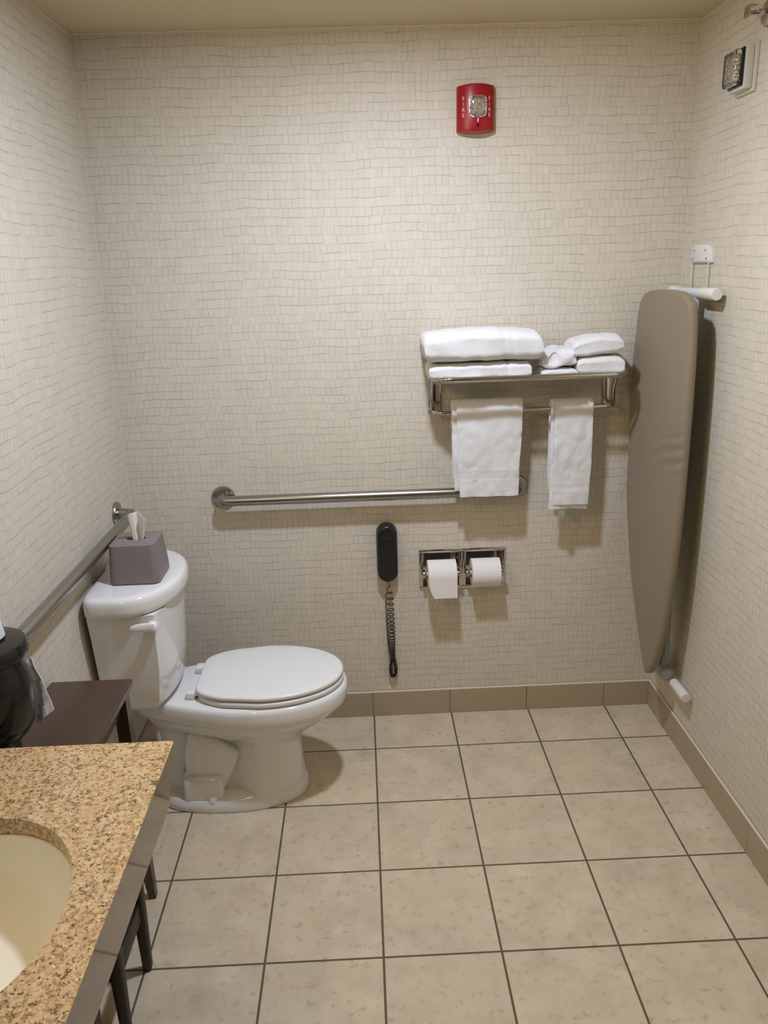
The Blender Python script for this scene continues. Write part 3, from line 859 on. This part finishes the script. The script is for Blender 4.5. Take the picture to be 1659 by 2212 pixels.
# ------------------------------------------------------------------ fire alarm strobe, back wall
def text_mesh(body, size, loc, rot, ext, m, parent, name, spacing=1.0):
    c = bpy.data.curves.new('txt', 'FONT'); c.body = body; c.size = size; c.extrude = ext
    c.align_x = 'CENTER'; c.align_y = 'CENTER'; c.space_line = spacing
    tmp = bpy.data.objects.new('txt', c); COL.objects.link(tmp)
    bpy.context.view_layer.update()
    dg = bpy.context.evaluated_depsgraph_get()
    me = bpy.data.meshes.new_from_object(tmp.evaluated_get(dg)); bpy.data.objects.remove(tmp)
    o = link(name, me, m, parent, smooth=False)
    o.location = loc; o.rotation_euler = rot
    return o
def alarm():
    x0, x1, z0, z1 = .3375, .4555, 2.130, 2.262; cx = (x0+x1)/2; cz = (z0+z1)/2
    root = empty('fire_alarm', (cx, 0, cz), 'red fire alarm strobe with clear lens high on the back wall', 'fire alarm')
    bm = bmesh.new(); rings = []
    n = 24
    for i in range(n+1):
        u = -1+2*i/n; x = cx+u*(x1-x0)/2
        d = .050-.020*abs(u)**2.2               # front bulges outward
        zt = z1+.006*(1-u*u); zb_ = z0-.006*(1-u*u)
        k = 1 if abs(u) < .98 else .9
        q = [(-.0006, zb_+.002), (-d*.75, zb_+.001), (-d+.002, zb_+.004), (-d*1.0, zb_+.012), (-d, cz), (-d, zt-.012), (-d+.002, zt-.004), (-d*.75, zt-.001), (-.0006, zt-.002)]
        rings.append([Vector((x, y*k, z)) for y, z in q])
    loft(bm, rings)
    part('housing', bm, M_RED, root, auto=40)
    lx, lz = cx+.004, cz+.003
    def rr(hw, hz, y, n=32):
        out = []
        for k in range(n):
            a = 2*PI*k/n; e = 2/4.5; c, s = math.cos(a), math.sin(a)
            out.append(Vector((lx+hw*math.copysign(abs(c)**e, c)*(1-.12*(abs(s)**3)), y, lz+hz*math.copysign(abs(s)**e, s))))
        return out
    bm = bmesh.new(); loft(bm, [rr(.0285, .032, -.049), rr(.0285, .032, -.0525), rr(.026, .0295, -.0535)])
    part('lens_frame', bm, M_REFL, root)
    bm = bmesh.new(); loft(bm, [rr(.026, .029, -.0537), rr(.0255, .0285, -.064), rr(.021, .024, -.071), rr(.012, .014, -.0735)])
    lens = part('lens', bm, M_LENS, root)
    bm = bmesh.new(); box(bm, lx-.013, lx+.013, -.060, -.0538, lz-.018, lz+.020, r=.003)
    box(bm, lx-.005, lx+.008, -.064, -.0601, lz-.012, lz+.006, r=.002)
    part('flash_tube', bm, M_REFL, root, parent=lens)
    for s in (-1, 1):
        u = .70; yy = -(.050-.020*u**2.2)-.0008
        ang = math.atan(.020*2.2*u**1.2/((x1-x0)/2))*s
        o = text_mesh('F\nI\nR\nE', .0165, (s*u*(x1-x0)/2, yy, .002), (PI/2, 0, ang), .0004, M_LETTER, root, 'lettering', .95)
    bm = bmesh.new(); box(bm, lx-.002, lx+.002, -.0512, -.0498, lz-.045, lz-.034)
    part('indicator_mark', bm, M_LETTER, root)
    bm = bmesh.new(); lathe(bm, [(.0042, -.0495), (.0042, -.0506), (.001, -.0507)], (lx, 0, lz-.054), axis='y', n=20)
    part('screw_hole', bm, M_HOLE_SHADE, root)  # flat black disc, the shade of the hole put into colour
alarm()

# ------------------------------------------------------------------ white strobe, right wall
def strobe():
    y0, y1, z0, z1 = -.408, -.300, 2.158, 2.282; cy = (y0+y1)/2
    root = empty('wall_strobe', (XR, cy, 2.22), 'white box strobe with clear lens high on the right wall', 'strobe light')
    part('back_plate', B(XR-.010, XR-.0005, y0, y1, z0, z1, r=.002), M_BOXW, root)
    part('housing', B(XR-.034, XR-.0102, y0+.006, y1-.006, z0+.008, z1-.006, r=.004), M_BOXW, root)
    part('gasket', B(XR-.039, XR-.0342, y0+.012, y1-.012, z0+.016, z1-.012, r=.001), M_BLACK, root)
    bm = bmesh.new(); box(bm, XR-.060, XR-.0392, y0+.014, y1-.014, z0+.019, z1-.015, r=.009, seg=5)
    ln = part('lens', bm, M_LENS, root)
    bm = bmesh.new(); box(bm, XR-.052, XR-.0400, y0+.026, y1-.026, z0+.030, z1-.028, r=.005, seg=3)
    part('reflector', bm, M_REFL, root, parent=ln)
strobe()
def sprinkler():
    c = (XR, -.440, 2.338)
    root = empty('sidewall_sprinkler', c, 'small chrome sidewall sprinkler head high on the right wall above the white strobe', 'sprinkler')
    bm = bmesh.new(); lathe(bm, [(.034, -.0005), (.034, -.004), (.028, -.009), (.014, -.011)], c, axis='x', n=32)
    part('escutcheon', bm, M_CHROME, root)
    bm = bmesh.new(); lathe(bm, [(.009, -.010), (.009, -.028), (.006, -.030)], c, axis='x', n=20)
    part('body', bm, M_CHROME, root)
    bm = bmesh.new()
    for s in (-1, 1):
        sweep(bm, bend([(c[0]-.026, c[1]+s*.008, c[2]), (c[0]-.040, c[1]+s*.016, c[2]), (c[0]-.058, c[1]+s*.004, c[2])], .01, 5), .0028, 10)
    part('frame_arm', bm, M_CHROME, root)
    bm = bmesh.new(); box(bm, c[0]-.062, c[0]-.058, c[1]-.015, c[1]+.015, c[2]-.012, c[2]+.014, r=.001)
    box(bm, c[0]-.060, c[0]-.036, c[1]-.013, c[1]+.013, c[2]+.0145, c[2]+.0170, r=.001)
    part('deflector', bm, M_CHROME, root)
    bm = bmesh.new(); lathe(bm, [(.0022, -.030), (.0022, -.057)], c, axis='x', n=12)
    part('glass_bulb', bm, M_RED, root)
sprinkler()

# ------------------------------------------------------------------ ironing board and its hook
def hook():
    root = empty('board_hanger', (XR, -.16, 1.73), 'white plastic hanger plate with two wire hooks on the right wall', 'wall hook')
    bm = bmesh.new(); cy = -.160
    def pl(x, ins):
        out = []; hw = .082-ins; z0, z1 = 1.7075+ins, 1.762-ins; r = .040
        for k in range(9): a = PI/2*k/8; out.append(Vector((x, cy+hw-r+r*math.cos(a), z1-r+r*math.sin(a))))
        for k in range(9): a = PI/2+PI/2*k/8; out.append(Vector((x, cy-hw+r+r*math.cos(a), z1-r+r*math.sin(a))))
        out += [Vector((x, cy-hw, z0)), Vector((x, cy+hw, z0))]
        return out
    loft(bm, [pl(XR-.0006, 0), pl(XR-.010, 0), pl(XR-.014, .005)])
    part('plate', bm, M_WHITE, root, auto=40)
    for y, z in ((-.115, 1.745), (-.200, 1.745), (-.108, 1.720), (-.212, 1.720)):
        bm = bmesh.new(); lathe(bm, [(.004, -.0142), (.004, -.0158), (.001, -.0165)], (XR, y, z), axis='x', n=12)
        part('screw', bm, M_GREYM, root)
    for y in (-.098, -.222):
        bm = bmesh.new(); sweep(bm, bend([(XR-.010, y, 1.712), (XR-.010, y, 1.603), (XR-.034, y, 1.592), (XR-.058, y, 1.603), (XR-.060, y, 1.622)], .02, 8), .0024, 10)
        part('wire_hook', bm, M_CAULK, root)
hook()

def ironing_board():
    root = empty('ironing_board', (1.0, -.2, .25), 'taupe covered ironing board hanging folded on the right wall', 'ironing board')
    # frame of the board: w runs across it (far corner side to near side), n is its outward face normal
    w = Vector((.150, -.989, 0)).normalized(); nrm = Vector((-.989, -.150, 0)).normalized()
    O = Vector((.962, -.020, 0))
    # outline in (s, z): far edge and near edge
    prof = [  # z, s_far, s_near
        (1.628, .150, .225), (1.624, .095, .280), (1.612, .058, .322), (1.590, .034, .346), (1.550, .020, .358), (1.48, .012, .365), (1.40, .008, .370),
        (1.25, .006, .374), (1.10, .010, .375), (.95, .020, .374), (.82, .040, .370), (.70, .070, .362), (.60, .104, .352),
        (.50, .143, .338), (.42, .178, .322), (.36, .205, .304), (.315, .228, .284), (.298, .245, .268)]
    # resample along z
    P = []
    for a, b in zip(prof[:-1], prof[1:]):
        m_ = max(2, int(abs(a[0]-b[0])/.012))
        for k in range(m_): t = k/m_; P.append(tuple(a[q]*(1-t)+b[q]*t for q in range(3)))
    P.append(prof[-1])
    th_ = .030; rings = []
    NS = 34
    for z, s0, s1 in P:
        front, back = [], []
        for k in range(NS+1):
            u = k/NS; uu = .5-.5*math.cos(PI*u); s = s0+(s1-s0)*uu
            e = min(uu, 1-uu)*(s1-s0)
            edge = math.sqrt(max(0, 1-(1-min(1, e/.011))**2))
            # creases in the cover, strongest on the near half and in two zones
            env = math.exp(-((z-1.13)/.09)**2)*max(0, uu-.30)*1.5 + .7*math.exp(-((z-.50)/.13)**2)*max(0, uu-.2) + .5*math.exp(-((z-.93)/.07)**2)*max(0, .75-uu)
            ph = z*1.0 - (uu-.5)*.10
            wr = 1.8*env*(.0042*math.sin(ph*165+3.5*nz((z*9, uu*3, 2)))*(.55+nz((z*14, uu*2, 6))) + .0012*nz((z*50, uu*6, 1)))
            bulge = .004*nz((z*5, s*5, 4)) + .0035*math.sin(PI*uu)
            f_ = th_*.5*edge
            base = O + w*s + Vector((0, 0, z))
            front.append(base + nrm*(f_+(wr+bulge)*edge)); back.append(base - nrm*f_)
        rings.append(front+back[::-1])
    bm = bmesh.new(); loft(bm, rings)
    part('padded_cover', bm, M_BOARD, root, auto=80)
    # T-shaped foot bar hanging in the hooks, folded leg tubes, lower foot
    tx, tz = 1.081, 1.6155
    bm = bmesh.new(); sweep(bm, [(tx, -.012, tz), (tx, -.340, tz)], .0150, 24)
    tb = part('upper_foot_bar', bm, M_PALE, root)
    for a, b in ((-.0085, -.060), (-.250, -.362)):
        bm = bmesh.new(); lathe(bm, [(.0165, a), (.0185, a-.002 if a < -.1 else a), (.0185, b+.004), (.0165, b), (.001, b-.0005)], (tx, 0, tz), axis='y', n=28)
        part('end_cap', bm, M_WHITE, root, parent=tb)
    bm = bmesh.new(); box(bm, 1.040, 1.090, -.225, -.160, 1.555, 1.602, r=.008, seg=3)
    part('foot_bracket', bm, M_PALE, root)
    for y0_, y1_ in ((-.215, -.250), (-.165, -.205)):
        bm = bmesh.new(); sweep(bm, [(1.064, y0_, 1.585), (1.060, (y0_+y1_)/2, .95), (1.066, y1_, .300)], .0115, 14)
        part('leg_tube', bm, M_GREYM, root)
    bm = bmesh.new(); box(bm, 1.046, 1.090, -.285, -.175, .262, .306, r=.01, seg=3)
    part('foot_bracket', bm, M_GREYM, root)
    bx, bz = 1.085, .262
    bm = bmesh.new(); sweep(bm, [(bx, -.060, bz), (bx, -.390, bz)], .0140, 20)
    lb = part('lower_foot_bar', bm, M_GREYM, root)
    for a, b in ((-.050, -.160), (-.296, -.405)):
        bm = bmesh.new(); lathe(bm, [(.0155, a), (.0170, a-.002), (.0175, b+.004), (.0160, b), (.001, b-.0005)], (bx, 0, bz), axis='y', n=28)
        part('end_cap', bm, M_WHITE, root, parent=lb)
ironing_board()
